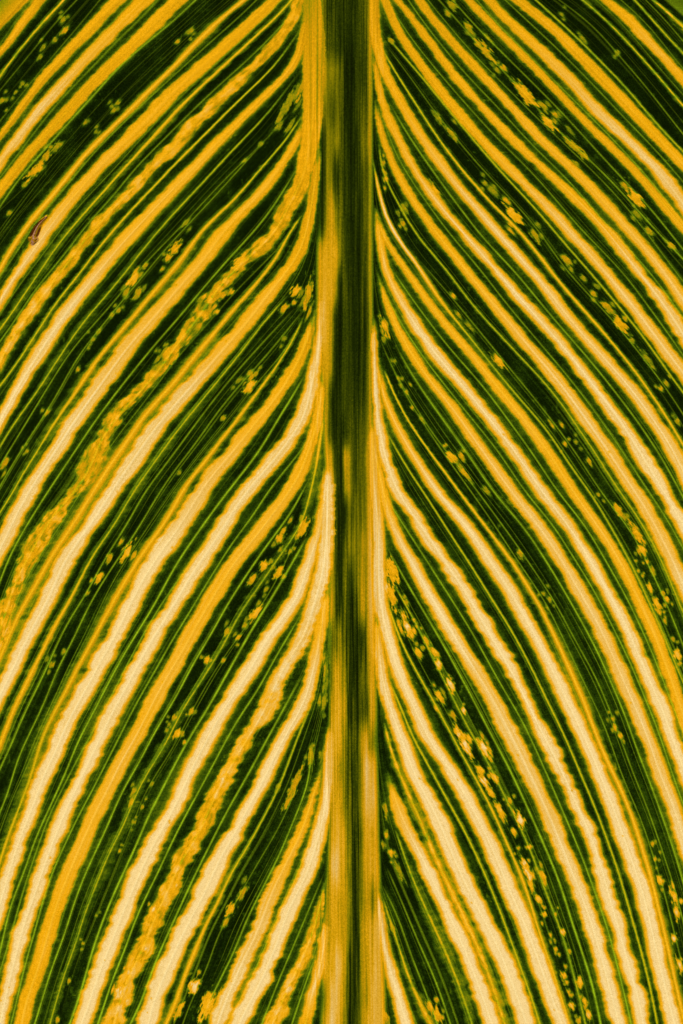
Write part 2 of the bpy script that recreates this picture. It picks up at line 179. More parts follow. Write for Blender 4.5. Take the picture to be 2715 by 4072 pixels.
R = [   # from the midrib outwards
('S','36 44 70 84','.68 .8 1 1',.1,.3,60,0,'8 170,560 190,750 210,860 240,970 270,1070 300,1170'),
('T','12 20 44 60','.46 .5 .56 .62',.3,.8,60,0,'8 200,620 225,700 260,800 290,900 330,1010 380,1110 410,1170'),
('V','8 9','.5 .7',0,0,60,0,'8 200,560 260,680 310,830 350,930 400,1060 440,1170'),
('V','9 10','.4 .8',0,0,60,0,'8 220,480 290,640 350,790 410,920 460,1050 500,1170'),
('T','12 40 56 56 50','.45 .48 .5 .5 .46',.3,.7,60,0,'8 255,300 300,430 350,560 400,670 450,780 500,890 540,1000 580,1110 600,1170'),
('S','46 76 84 92 92 90','.66 .8 1 1 1 1',.16,.4,40,0,'8 225,55 250,150 290,250 340,350 390,450 440,560 490,660 540,770 580,870 620,970 660,1080 690,1170'),
('T','26 40 56 64 70 60 60','.6 .62 .6 .6 .62 .6 .6',.3,1.0,60,0,'7 205,980 230,1090 8 260,0 300,100 350,210 400,330 450,450 500,550 550,660 600,760 650,880 690,980 720,1080 750,1170'),
('S','40 66 88 104 108 104 100','.66 .9 1 1 1 1 1',.12,.3,0,0,'7 165,470 175,600 190,750 220,870 250,960 290,1060 8 325,0 370,100 430,200 480,320 530,440 580,550 630,650 690,760 740,870 780,980 820,1080 850,1170'),
('T','10 20 24 24 24','.5 .52 .52 .5 .5',.2,.5,60,0,'7 235,800 280,900 310,980 350,1070 8 410,0 470,120 540,240 600,360 660,490 710,610 760,740 800,850 850,990 890,1100 910,1170'),
('S','50 60 74 80 84 90 96 100 98 94','.66 .75 1 1 1 1 1 1 1 1',.1,.25,0,0,'b 690,1500 700,1900 715,2200 7 168,0 172,200 182,400 210,540 240,650 270,740 310,830 350,920 390,1000 430,1090 8 500,0 570,130 630,240 690,360 740,480 790,600 850,730 890,840 930,950 970,1060 1010,1170'),
('T','14 24 30 36 40 36 36','.6 .55 .52 .56 .6 .58 .6',.2,.7,60,0,'7 220,430 250,520 300,640 350,730 400,820 450,910 510,1020 560,1120 8 590,0 650,110 710,230 770,370 820,480 870,620 910,760 950,870 990,990 1030,1120 1045,1170'),
('T','14 24 30 30 30 30','.46 .45 .44 .45 .45 .46',.3,.5,60,0,'7 250,340 330,480 380,580 430,680 480,780 530,880 580,980 640,1080 8 685,0 740,110 800,230 860,360 910,490 960,630 1010,750 1050,890 1080,1000 1120,1170'),
('V','11 14','.8 1',0,0,100,0,'7 230,190 290,300 350,400 420,520 490,640 560,770 620,880 680,1000 740,1110 8 770,0 830,130 890,260 950,400 1000,520 1050,680 1090,800 1130,920 1170,1070 1190,1170'),
('S','40 50 70 84 92 92 90 90 88 90 86','.6 .66 .95 1 .85 .9 .85 .9 .95 1 1',.14,.4,0,0,'b 700,1700 740,1900 780,2100 815,2230 7 215,0 250,80 290,160 340,250 390,340 440,430 490,510 540,600 590,680 640,760 690,840 740,940 780,1020 820,1100 8 853,0 910,120 960,230 1010,350 1060,480 1110,600 1150,720 1190,850 1220,960 1250,1080 1275,1170'),
('V','10 10','.7 .8',0,0,80,0,'7 215,-60 290,60 350,150 420,260 490,370 560,480 620,580 680,690 740,800 790,880 850,990 900,1100 8 935,10 1000,160 1060,300 1110,420 1160,560 1210,700 1250,840 1280,960 1310,1080 1330,1170'),
('S','36 46 60 80 90 84 80 84 76 80 84 80','.66 .95 1 1 1 1 1 .95 1 1 1 1',.22,.35,0,0,'6 150,300 155,500 165,700 190,850 215,950 250,1050 285,1120 7 325,0 380,70 430,150 480,230 540,310 590,390 640,480 690,570 740,650 790,740 840,840 880,920 930,1020 970,1100 8 1008,0 1060,130 1110,230 1150,330 1190,440 1220,560 1250,660 1280,760 1310,870 1340,980 1370,1080 1385,1170'),
('T','10 16 20 20 20 18','.46 .5 .52 .5 .5 .5',.2,.5,80,0,'6 230,840 280,930 330,1010 380,1080 7 440,0 510,110 570,200 640,310 700,410 760,500 820,610 880,720 930,830 980,930 1030,1030 1070,1130 8 1090,10 1160,170 1220,330 1270,470 1320,640 1360,780 1400,930 1430,1060 1450,1170'),
('S','30 54 80 90 90 90 92 92 90','.6 .8 1 1 1 1 1 1 1',.12,.3,0,0,'6 165,480 200,650 240,740 290,840 340,920 390,1000 440,1070 490,1150 7 535,0 590,80 640,160 700,240 750,320 800,400 850,490 900,580 950,680 1000,780 1050,890 1100,990 1140,1080 8 1175,0 1220,110 1270,240 1310,360 1350,470 1390,590 1420,720 1450,850 1480,970 1510,1100 1530,1170'),
('T','14 26 44 54 54 50 46 46','.6 .6 .62 .63 .64 .64 .62 .62',.16,.8,40,0,'6 205,535 240,620 290,720 340,800 390,870 440,940 500,1020 560,1100 7 615,0 670,70 730,150 790,230 840,310 890,390 940,480 980,570 1030,670 1070,770 1120,870 1150,970 1190,1060 8 1235,0 1290,110 1340,240 1380,370 1420,490 1450,620 1480,740 1510,870 1540,1010 1568,1130'),
('V','8 8','.5 .5',0,0,80,0,'6 215,460 300,640 390,780 470,900 570,1040 7 680,20 760,140 830,250 900,350 960,450 1010,560 1070,680 1120,790 1180,910 1230,1030 1270,1150 8 1320,110 1370,220 1430,400 1480,560 1520,720 1560,880'),
('V','8 8','.5 .6',0,0,80,0,'6 190,400 250,540 300,620 370,730 440,840 540,960 650,1110 7 700,0 780,110 850,210 930,330 1000,440 1060,560 1130,680 1190,800 1250,950 1300,1080 8 1330,0 1400,170 1450,310 1500,460 1550,620 1568,700'),
('V','11 10','.8 .8',0,0,100,0,'6 270,440 330,550 400,650 470,750 540,850 600,930 660,1020 720,1110 7 785,0 850,80 920,190 990,300 1060,420 1120,530 1180,640 1230,760 1280,870 1330,1000 1370,1120 8 1392,0 1440,130 1490,270 1540,420 1568,520'),
('S','26 54 66 76 80 84 84 80 80 80','.6 .66 .7 .8 .85 .85 .85 .85 .85 .9',.12,.4,0,0,'6 175,100 210,210 240,290 290,380 340,470 400,560 460,630 520,700 570,780 620,850 680,930 740,1020 800,1100 7 860,0 930,90 990,180 1050,280 1100,370 1160,470 1210,570 1260,680 1310,800 1360,910 1400,1010 1440,1120 8 1450,0 1500,110 1540,220 1568,310'),
('V','9 9','.7 .7',0,0,80,0,'6 210,180 260,280 330,390 400,490 470,580 550,680 620,770 690,850 760,950 820,1040 880,1130 7 935,0 1000,100 1070,210 1140,320 1200,430 1260,550 1320,670 1370,790 1420,910 1470,1040 1510,1165 8 1568,160'),
('S','34 50 84 88 84 80 84 86 86 86','.66 .8 1 1 .95 .95 1 1 1 1',.16,.3,0,0,'5 165,980 180,1080 6 190,0 220,90 260,180 310,260 360,340 420,430 480,500 540,570 600,640 660,720 720,790 780,870 830,940 880,1010 930,1090 7 1000,0 1060,80 1120,180 1180,280 1240,390 1290,480 1340,590 1390,710 1440,820 1490,940 1530,1060 1568,1160'),
('V','9 9','.8 .7',0,0,80,0,'6 250,80 330,200 400,290 480,400 560,490 640,580 710,670 780,770 850,860 910,950 970,1040 1030,1130 7 1080,0 1150,110 1220,230 1290,350 1350,470 1410,600 1460,720 1510,850 1568,1000'),
('S','30 48 60 66 66 64 64 66 64','.62 .64 .66 .68 .68 .68 .68 .68 .68',.1,.4,0,0,'5 165,980 185,1060 215,1130 6 260,0 310,70 370,170 430,250 490,320 550,390 610,460 670,540 730,610 790,690 850,760 910,840 960,910 1010,990 1060,1070 7 1133,0 1200,90 1260,190 1320,300 1370,410 1420,510 1460,610 1500,720 1550,860 1568,920'),
('T','28 36 50 40 10 10 10 10 10','.6 1 .64 .42 .45 .45 .45 .45 .45',.1,.3,160,0,'5 150,750 175,870 200,970 230,1040 270,1110 6 325,0 370,60 400,120 440,180 500,260 560,330 640,430 700,510 770,590 840,680 910,750 970,830 1030,930 1080,1000 1150,1090 7 1200,0 1270,120 1340,250 1400,380 1450,490 1500,610 1568,770'),
('V','8 8','.4 .8',0,0,80,0,'6 380,40 440,110 520,200 600,300 700,420 780,520 880,640 950,730 1020,820 1090,920 1150,1010 1220,1120 7 1270,0 1340,100 1400,220 1450,320 1500,430 1540,530 1568,600'),
('T','10 20 28 30 30 26 24','.42 .45 .44 .44 .45 .45 .45',.2,.6,80,0,'5 180,680 200,820 240,880 290,980 340,1060 400,1150 6 440,0 500,80 560,170 630,250 700,330 770,400 830,470 900,540 970,620 1030,700 1080,780 1140,860 1200,950 1250,1040 1310,1120 7 1350,0 1420,120 1480,240 1530,360 1568,450'),
('S','28 46 60 70 80 86 84 84 84','.6 .66 .68 .72 .85 .9 .85 .85 .9',.12,.35,0,0,'5 160,480 180,590 220,700 260,790 300,870 360,960 420,1040 470,1110 6 525,0 590,80 650,160 720,240 780,310 850,400 920,480 980,550 1040,630 1100,710 1160,800 1220,880 1270,960 1320,1040 1380,1120 7 1410,0 1470,110 1520,210 1568,320'),
('V','9 9','.6 .6',0,0,80,0,'5 200,560 260,720 320,820 390,920 460,1020 530,1110 6 590,0 680,110 760,220 850,320 930,420 1010,510 1080,600 1150,690 1220,790 1290,890 1340,970 1400,1060 1460,1150 7 1480,0 1530,90 1568,160'),
('S','30 50 62 70 84 88 84 90 92','.62 .68 .8 .95 1 1 1 1 1',.18,.3,0,0,'5 150,250 175,400 200,500 240,590 290,680 330,760 380,850 440,920 500,1000 560,1070 620,1130 6 655,0 720,70 790,160 860,230 920,300 990,380 1060,460 1110,530 1170,610 1240,690 1290,770 1350,860 1410,960 1470,1060 1530,1160'),
('V','11 10','.8 .7',0,0,80,0,'5 240,500 290,590 350,680 420,780 490,880 560,970 630,1060 700,1150 6 740,0 820,100 900,190 970,280 1050,370 1130,460 1210,560 1280,650 1350,740 1410,830 1470,920 1520,1010 1568,1100'),
('S','56 60 66 78 84 84 86 86 84','.66 .68 .72 .85 .95 .9 .9 .9 .9',.1,.3,0,0,'5 155,0 165,200 190,290 230,390 290,490 340,580 400,670 460,750 520,840 580,900 640,970 700,1050 760,1110 6 815,0 880,70 950,150 1010,240 1080,320 1150,400 1220,480 1290,560 1360,640 1410,720 1470,800 1530,900 1568,980'),
('T','12 26 36 40 40 36 34 34','.5 .52 .58 .62 .62 .6 .58 .58',.16,.6,60,0,'5 205,250 260,350 330,450 390,550 450,640 520,730 590,820 660,900 730,970 810,1050 880,1130 6 915,0 970,80 1040,160 1110,240 1180,320 1250,400 1320,490 1390,580 1450,670 1510,760 1568,860'),
('V','8 8','.4 .6',0,0,60,0,'5 225,230 300,330 380,440 450,540 520,620 600,720 680,810 760,890 840,980 920,1070 6 985,0 1060,90 1150,190 1230,270 1310,370 1390,470 1460,560 1530,660 1568,720'),
('T','10 22 20 20 20 20','.42 .44 .45 .45 .46 .46',.2,.5,60,0,'5 230,190 290,260 350,330 420,410 490,500 560,580 640,680 720,770 800,860 870,930 940,1010 1010,1100 6 1080,0 1160,90 1240,190 1310,270 1380,360 1440,440 1500,530 1568,620'),
('S','46 56 70 78 84 84 90 90','.64 .66 .68 .75 .85 .9 .9 .85',.1,.35,0,0,'5 205,0 240,100 290,190 350,270 410,350 470,430 530,510 600,590 670,660 740,740 810,810 880,880 950,950 1010,1020 1070,1080 6 1148,0 1220,80 1290,160 1350,240 1410,320 1470,400 1530,480 1568,530'),
('V','9 9','.6 .6',0,0,60,0,'5 250,60 310,160 400,270 480,370 560,460 650,560 740,660 830,740 920,840 1000,930 1090,1040 1170,1120 6 1225,0 1310,90 1380,190 1450,280 1520,380 1568,450'),
('S','46 56 60 66 70 78 84 88','.66 .66 .66 .68 .72 .8 .95 .95',.22,.35,0,0,'5 260,0 320,80 380,150 430,230 490,300 540,370 600,440 660,500 720,570 790,640 850,700 920,760 980,820 1050,880 1120,950 1180,1020 1250,1090 6 1305,0 1370,70 1430,150 1490,230 1550,320 1568,350'),
('V','9 9','.6 .6',0,0,0,0,'5 310,0 370,90 450,190 530,290 620,390 720,490 810,590 900,690 1000,780 1100,890 1200,1010 1290,1110 6 1355,0 1440,100 1520,210 1568,280'),
('S','56 66 70 76 80 84','.66 .68 .72 .74 .76 .85',.1,.3,0,0,'5 360,0 420,80 490,170 560,250 630,320 700,400 780,480 850,570 920,640 1000,710 1070,780 1150,860 1220,940 1290,1020 1370,1110 6 1430,0 1490,80 1550,170 1568,195'),
('V','8 8','.5 .5',0,0,0,0,'5 400,0 540,170 640,280 760,400 860,500 960,600 1060,690 1160,790 1250,880 1350,1000 1420,1090 6 1485,0 1568,110'),
('V','10 10','.5 .8',0,0,0,0,'5 450,0 540,100 620,190 710,290 790,370 880,470 960,560 1050,650 1130,720 1200,790 1280,870 1350,950 1420,1030 1500,1110 1555,1170'),
('V','9 9','.7 .7',0,0,0,0,'5 515,0 590,90 680,180 770,270 880,380 1000,500 1110,620 1220,740 1320,850 1400,930 1480,1030 1568,1140'),
('S','56 58 58 62 66','.64 .64 .64 .64 .68',.1,.3,0,0,'5 585,0 640,60 710,130 780,200 850,270 930,350 1010,440 1080,510 1150,590 1230,660 1310,740 1380,820 1450,900 1520,980 1568,1040'),
('V','8 9','.6 .6',0,0,0,0,'5 625,0 700,90 790,180 900,290 1020,410 1140,530 1260,650 1350,750 1440,850 1530,970 1568,1020'),
('S','66 90 94 98 98','.66 .74 .9 1 1',.14,.3,0,0,'5 680,0 750,80 820,140 900,210 980,300 1060,370 1140,460 1220,550 1310,640 1400,720 1470,800 1540,890 1568,930'),
('V','8 9','.6 .6',0,0,0,0,'5 755,0 850,90 960,190 1060,290 1180,410 1300,540 1400,640 1500,750 1568,830'),
('S','84 86 86 84 78','.66 .68 .66 .66 .68',.1,.3,0,0,'5 815,0 880,50 955,110 1025,180 1100,260 1180,340 1250,410 1320,490 1390,560 1460,640 1520,700 1568,750'),
('T','22 22 24 24','.44 .44 .44 .46',.3,.6,0,0,'5 895,0 960,60 1040,130 1130,220 1220,310 1310,400 1400,510 1480,600 1568,690'),
('V','8 8','.4 .6',0,0,0,0,'5 1000,0 1140,100 1260,240 1380,370 1480,500 1568,610'),
('T','50 40 34 34','.48 .5 .52 .55',.3,.7,0,0,'5 1110,0 1175,50 1235,110 1300,180 1370,250 1440,330 1500,400 1568,480'),
('V','7 7','.4 .4',0,0,0,0,'5 1170,0 1240,60 1320,140 1400,240 1480,330 1568,430'),
('S','76 80 84 80','.66 .68 .8 .7',.16,.3,0,0,'5 1215,0 1290,50 1350,110 1400,180 1460,240 1520,300 1568,360'),
('V','7 7','.5 .5',0,0,0,0,'5 1285,0 1400,100 1500,230 1568,310'),
('T','30 30 34','.5 .48 .5',.3,.7,0,0,'5 1350,0 1440,100 1500,170 1568,240'),
('V','7 7','.5 .5',0,0,0,0,'5 1400,0 1490,90 1568,185'),
('T','36 40 54','.5 .55 .6',.5,.6,0,0,'5 1435,0 1500,50 1568,120'),
('V','7 7','.5 .5',0,0,0,0,'5 1500,0 1568,60'),
]
# pale flecks: frame, x, y, half length along the veins, half width, level
BL = {
'1': '290,90,14,10,.42 295,138,26,13,.55 250,182,12,8,.42 875,138,15,10,.42 812,190,11,9,.5 538,470,12,8,.45 518,505,14,8,.42 392,560,12,9,.45 258,668,26,14,.42 208,715,30,17,.5 155,785,50,22,.6 112,848,12,8,.4 40,975,14,8,.42 1310,490,80,16,.4 850,1022,20,8,.4 800,1140,34,18,.62 1120,735,10,6,.4 1195,660,10,6,.35 440,603,8,6,.35 70,420,8,6,.4 100,380,8,8,.38 180,260,10,7,.35 195,215,12,7,.38 5,460,14,9,.45 1270,580,12,8,.4 1245,1090,60,26,.5 1385,400,60,16,.5',
'2': '770,8,20,14,.6 665,38,14,9,.45 612,100,38,20,.66 575,165,20,10,.45 632,168,28,14,.48 540,248,10,8,.45 510,268,14,8,.42 450,345,16,9,.42 425,380,14,9,.42 355,518,12,9,.5 215,715,20,10,.5 20,950,30,15,.5 120,892,9,7,.45 1140,595,36,21,.68 1170,540,16,10,.45 1092,568,16,8,.38 1022,742,14,11,.45 1355,158,28,22,.66 1300,238,22,15,.55 1412,170,60,18,.5 1300,375,12,10,.38 820,990,8,6,.38 1098,30,50,26,.66 1035,115,24,20,.68 965,205,25,18,.66 1020,175,20,14,.55 1060,160,14,12,.58 885,290,16,12,.6 830,355,12,8,.5 800,465,22,14,.58 720,470,14,8,.42 750,435,18,10,.42 410,890,20,9,.55',
'3': '580,180,46,20,.7 500,205,26,16,.48 450,297,24,20,.62 400,365,10,7,.45 292,635,11,9,.42 235,697,14,10,.44 1210,240,24,18,.66 1155,305,26,15,.55 1280,120,26,18,.62 1295,85,18,10,.55 1330,35,16,10,.5 1390,70,40,22,.62 1330,175,12,10,.45 1275,270,26,20,.6 1220,350,12,8,.4 1170,460,36,20,.68 1185,412,10,7,.42 1120,515,16,10,.45 1040,545,20,12,.5 1090,570,18,9,.55 945,675,20,17,.62 1022,675,10,8,.5 875,912,16,12,.52 800,938,18,12,.5 812,1010,30,18,.64 775,970,9,7,.42 762,995,9,7,.42 1483,870,30,11,.45 1495,730,45,9,.42 1425,1110,36,13,.45 125,190,16,14,.95',
'4': '1345,90,90,18,.5 1275,90,18,9,.42 610,110,20,10,.45 597,165,20,11,.5 548,382,12,9,.52 695,75,9,7,.42 650,182,9,8,.45 612,250,9,8,.42 378,807,8,8,.48 315,980,9,8,.5 262,1160,12,8,.52 440,678,6,6,.42 1110,575,36,13,.48 1060,650,30,20,.62 1032,712,22,11,.5 890,1002,38,24,1 912,940,9,8,.5 945,1095,64,32,.66 1000,1060,40,13,.6 820,1110,40,18,.6 800,420,20,16,.95 890,370,22,18,.95 975,190,20,15,.95 1015,50,20,16,.9 705,650,22,18,.95 810,540,16,12,.9 830,485,14,10,.9 675,720,18,15,.9 668,830,22,15,.95 590,940,18,14,.9 545,1030,40,24,1 580,1070,18,14,.9',
'5': '490,65,18,12,.45 585,125,26,15,.45 510,25,26,15,.42 665,235,50,24,.52 745,308,16,12,.54 715,320,14,10,.42 850,435,66,26,.6 950,560,46,20,.62 985,525,22,11,.5 925,485,26,12,.45 1080,680,56,17,.46 795,985,54,24,.66 890,1080,30,14,.45 435,880,46,15,.62 1350,905,46,25,.64 1300,850,26,13,.5 1415,1060,26,14,.45 1515,1125,26,12,.5 1360,985,20,10,.38 510,615,30,12,.45 450,545,24,11,.4 230,190,16,11,.45 285,1025,14,10,.5 208,820,16,9,.58 195,745,12,8,.5 205,795,10,8,.45 290,960,20,14,.38 700,880,24,12,.38 660,840,12,8,.4 1012,65,9,9,.4 1110,175,12,6,.4 1270,240,9,8,.35',
'6': '1035,15,26,14,.5 1055,58,12,8,.42 1110,98,14,10,.42 1160,170,16,12,.5 1215,225,24,15,.5 1285,310,46,20,.6 1240,250,20,14,.45 1335,385,14,12,.42 1405,470,40,12,.38 1490,580,14,10,.45 1468,605,12,9,.58 1545,755,14,12,.45 720,475,44,15,.66 515,182,14,9,.6 535,265,20,8,.45 590,320,24,9,.4 970,775,14,7,.58 1012,773,14,7,.55 1027,860,11,9,.58 1078,850,8,8,.42 1138,940,18,11,.5 1182,1090,8,8,.48 505,915,24,20,.62 552,915,20,13,.52 570,1000,36,12,.52 300,620,11,9,.48 325,693,10,8,.58 262,558,9,7,.44 370,745,16,8,.42 245,480,9,8,.38 275,590,9,7,.42 198,320,46,16,.62 1270,1160,30,18,.58 670,1080,20,9,.42',
'7': '820,185,24,12,.5 930,368,10,9,.44 955,397,12,8,.44 1250,945,14,10,.5 1258,985,16,12,.62 1282,1022,14,10,.62 1355,90,60,17,.64 1385,170,26,15,.66 1405,222,14,12,.72 1385,288,10,10,.58 1355,220,8,8,.48 1420,350,28,16,.68 1430,265,20,10,.44 1450,420,30,18,.66 1495,395,13,12,.66 1465,455,14,12,.64 1478,370,10,8,.5 1487,495,12,9,.52 1525,578,9,8,.48 1545,655,26,20,.72 1285,5,30,14,.46 300,520,60,22,.95 355,640,26,16,.64 395,590,28,14,.6 430,640,26,16,.64 445,690,24,16,.9 500,785,40,20,.9 455,850,36,14,.66 560,905,18,15,.85 515,930,20,14,.5 568,1060,80,22,1 655,1080,50,20,.95 335,490,8,7,.55 348,520,9,8,.6 300,410,16,10,.46 290,385,10,8,.44 235,270,60,32,.64 235,380,60,20,.64 205,340,34,15,1',
'8': '655,60,42,20,1 705,45,28,18,.72 640,15,30,18,.64 730,200,44,15,.7 690,120,30,16,.66 775,155,14,12,.55 822,245,50,24,1 790,295,20,15,.64 865,365,14,14,.72 815,370,10,10,.52 858,480,64,20,.95 840,440,24,18,.9 925,500,30,15,.6 905,605,22,15,.72 932,675,14,14,.62 985,672,8,8,.58 1018,755,14,13,.85 962,767,12,9,.64 985,835,9,8,.58 1050,845,10,9,.52 1000,855,8,7,.48 1022,955,20,15,.85 1095,985,24,15,.7 1045,1030,14,12,.64 1118,1072,22,14,.64 1060,1090,20,17,1 1138,1135,24,15,.85 1090,1165,14,12,.52 1428,352,11,9,.52 1440,422,12,10,.66 1465,522,22,18,.68 1465,390,8,8,.42 1528,595,40,17,.9 1540,665,38,17,.9 1530,785,22,17,1 1555,905,32,18,.95 205,200,30,12,.44 208,310,16,10,.55 228,390,16,12,.6 270,480,40,12,.42 195,355,12,8,.46 440,1130,36,22,.62 410,1100,30,15,.6 205,1140,44,20,.62 240,740,30,11,.46',
'c': '260,1420,90,16,.5 272,1570,50,12,.42 245,1745,55,20,.45 135,2250,70,26,.42 235,2220,60,14,.38 365,530,30,10,.45',
}
# midrib: pale tissue sampled across (12 columns) and down its length
MT = '''a 0 .42 .22 .2 .15 .12 .12 .12 .12 .2 .22 .35 .6
a 400 .42 .3 .22 .15 .12 .12 .12 .14 .2 .22 .36 .62
a 650 .6 .42 .42 .4 .38 .15 .12 .12 .2 .22 .35 .6
a 1000 .42 .4 .3 .36 .4 .15 .12 .14 .25 .3 .35 .6
a 1300 .15 .45 .42 .45 .4 .15 .12 .12 .18 .38 .4 .62
a 1600 .12 .48 .42 .15 .3 .15 .12 .12 .2 .22 .3 .55
a 2000 .2 .55 .6 .42 .38 .18 .12 .12 .18 .2 .35 .55
b 0 .62 .64 .64 .6 .42 .2 .15 .15 .12 .2 .3 .62
b 300 .62 .66 .64 .5 .2 .28 .12 .15 .12 .2 .25 .64
b 600 .7 .66 .5 .2 .12 .15 .15 .15 .12 .16 .2 .62
b 1000 .55 .6 .5 .12 .1 .18 .18 .15 .12 .15 .3 .6
b 1300 .5 .5 .2 .12 .1 .2 .2 .18 .2 .2 .35 .6
b 1600 .6 .45 .15 .12 .1 .15 .25 .25 .25 .3 .4 .62
b 1850 .5 .65 .5 .2 .05 .6 .5 .25 .3 .3 .5 .64
b 2100 .6 .8 .7 .25 .05 .5 .5 .3 .3 .3 .45 .68
c 0 .85 .9 .7 .2 .08 .2 .3 .3 .35 .35 .45 .8
c 300 .85 .9 .6 .15 .05 .4 .35 .4 .4 .5 .5 .85
c 600 .85 .75 .5 .12 .1 .35 .15 .3 .4 .5 .5 .8
c 850 .8 .65 .6 .12 .15 .25 .1 .2 .3 .55 .5 .8
c 1150 .7 .5 .3 .3 .4 .25 .08 .1 .15 .12 .35 .7
c 1500 .2 .15 .4 .62 .5 .4 .08 .05 .05 .35 .3 .6
c 1800 .05 .05 .62 .6 .64 .45 .08 .15 .05 .3 .2 .6
c 2100 .05 .3 .66 .62 .64 .3 .3 .25 .25 .65 .65 .4
d 0 .15 .72 .6 .6 .5 .34 .24 .2 .28 .55 .9 .7
d 300 .8 .7 .58 .6 .56 .36 .3 .16 .26 .56 .82 .78
d 600 .3 .2 .62 .64 .6 .52 .3 .1 .16 .46 .66 .7
d 900 .1 .3 .8 .85 .6 .54 .36 .1 .2 .44 .62 .7
d 1200 .1 .5 .62 .62 .6 .58 .46 .12 .2 .36 .62 .5
d 1500 .6 .58 .58 .62 .62 .56 .44 .1 .14 .5 .66 .68
d 1800 .7 .68 .58 .84 .76 .54 .24 .08 .14 .5 .6 .68
d 2100 .3 .58 .8 .86 .6 .5 .1 .08 .2 .52 .52 .72
d 2352 .5 .7 .92 .74 .6 .4 .08 .08 .3 .54 .62 .72'''
mt_y = []; mt_v = []
for ln in MT.splitlines():
    w = ln.split(); f = FR[w[0]]
    mt_y.append(f[1] + float(w[1]) * f[2]); mt_v.append([float(q) for q in w[2:]])
mt_y = np.array(mt_y); mt_v = np.array(mt_v)
mt_x = 1180 + np.linspace(240, 680, 12) * M

# edges of the midrib
ML_Y = [-400, 0, 1020, 1300, 1530, 1785, 2040, 2300, 2550, 2805, 3052, 3307, 3562, 3817, 4072, 4400]
ML_X = [1284, 1284, 1275, 1272, 1290, 1300, 1322, 1322, 1318, 1313, 1302, 1310, 1300, 1292, 1288, 1284]
MR_Y = [-400, 0, 510, 1020, 1530, 2040, 2550, 2805, 3052, 3400, 3560, 3800, 4072, 4400]
MR_X = [1468, 1468, 1465, 1465, 1468, 1472, 1480, 1484, 1486, 1494, 1500, 1512, 1520, 1528]
def MLf(y): return cub(y, ML_Y, ML_X)
def MRf(y): return cub(y, MR_Y, MR_X)

# ------------------------------------------------------------------ rows and strokes
PAD = 300
rows = np.concatenate([np.arange(-PAD, -10, 29), np.arange(-8, 4084, 5.2), np.arange(4100, 4072 + PAD, 29)])
nr = len(rows)

def smooth(x, sig):
    """even out the hand of the tracing along a vein, keeping its sweep"""
    yy = np.arange(rows[0], rows[-1], 8.0); v = np.interp(yy, rows, x)
    n = int(3 * sig / 8); k = np.exp(-0.5 * (np.arange(-n, n + 1) * 8 / sig)**2); k /= k.sum()
    def f(v):
        p = np.concatenate([2 * v[0] - v[n:0:-1], v, 2 * v[-1] - v[-2:-n - 2:-1]])
        return np.convolve(p, k, 'valid')
    a = f(v); a = 2 * a - f(a)
    return np.interp(rows, yy, a)

class Stroke: pass
def make(side, spec):
    k, w, lv, rough, hair, fi, fo, ps = spec
    s = Stroke(); s.kind = k; s.side = side; s.p = pts(ps)
    s.rough, s.hair, s.fi, s.fo = rough, hair, fi, fo
    s.w = np.array([float(q) for q in w.split()]) * Q * 0.5
    s.lv = np.array([float(q) for q in lv.split()])
    rgh = [float(q) for q in str(rough).split()]
    s.y0, s.y1 = s.p[0, 1], s.p[-1, 1]
    s.x = smooth(cub(rows, s.p[:, 1], s.p[:, 0]), 62 if side < 0 else 75)
    g = np.gradient(s.x, rows)
    s.g = g
    # above its first point a vein runs on beside the midrib, closing on it
    ml = MLf(rows) if side < 0 else MRf(rows)
    i0 = int(np.searchsorted(rows, s.y0))
    s.open_top = s.y0 <= 40
    if not s.open_top:
        gap = (s.x[i0] - ml[i0]) * side
        sl = max(0.15, (g[i0] - np.gradient(ml, rows)[i0]) * side)
        Ld = min(max(max(gap, 4) / sl, 60), 260)
        up = rows < rows[i0]
        gx = max(gap, 0) * np.exp(-(rows[i0] - rows[up]) / Ld)
        gx = np.where(gx < 1.5, 0, gx)
        s.xg = s.x.copy(); s.xg[up] = ml[up] + side * gx
    else:
        s.xg = s.x.copy()
    t = np.clip((rows - s.y0) / (s.y1 - s.y0), 0, 1)
    u = np.linspace(0, 1, len(s.w)); s.wr = np.interp(t, u, s.w)
    if k in 'ST':
        s.wr = s.wr * (np.interp(rows, [0, 700, 1500, 2200], [.70, .73, .87, .93]) if side < 0 else np.interp(rows, [0, 900, 1800], [.84, .88, .98]))
    u = np.linspace(0, 1, len(s.lv)); s.lr = np.interp(t, u, s.lv)
    s.rr = np.interp(t, np.linspace(0, 1, len(rgh)), rgh)
    a = np.ones(nr)
    if not s.open_top:
        f = max(fi, 120 if k == 'S' else 40); a *= np.clip((rows - s.y0 + f * .3) / f, 0, 1)
    if fo: a *= np.clip((s.y1 - rows) / fo, 0, 1)
    s.a = a
    return s
left = [make(-1, q) for q in L]
right = [make(1, q) for q in R]

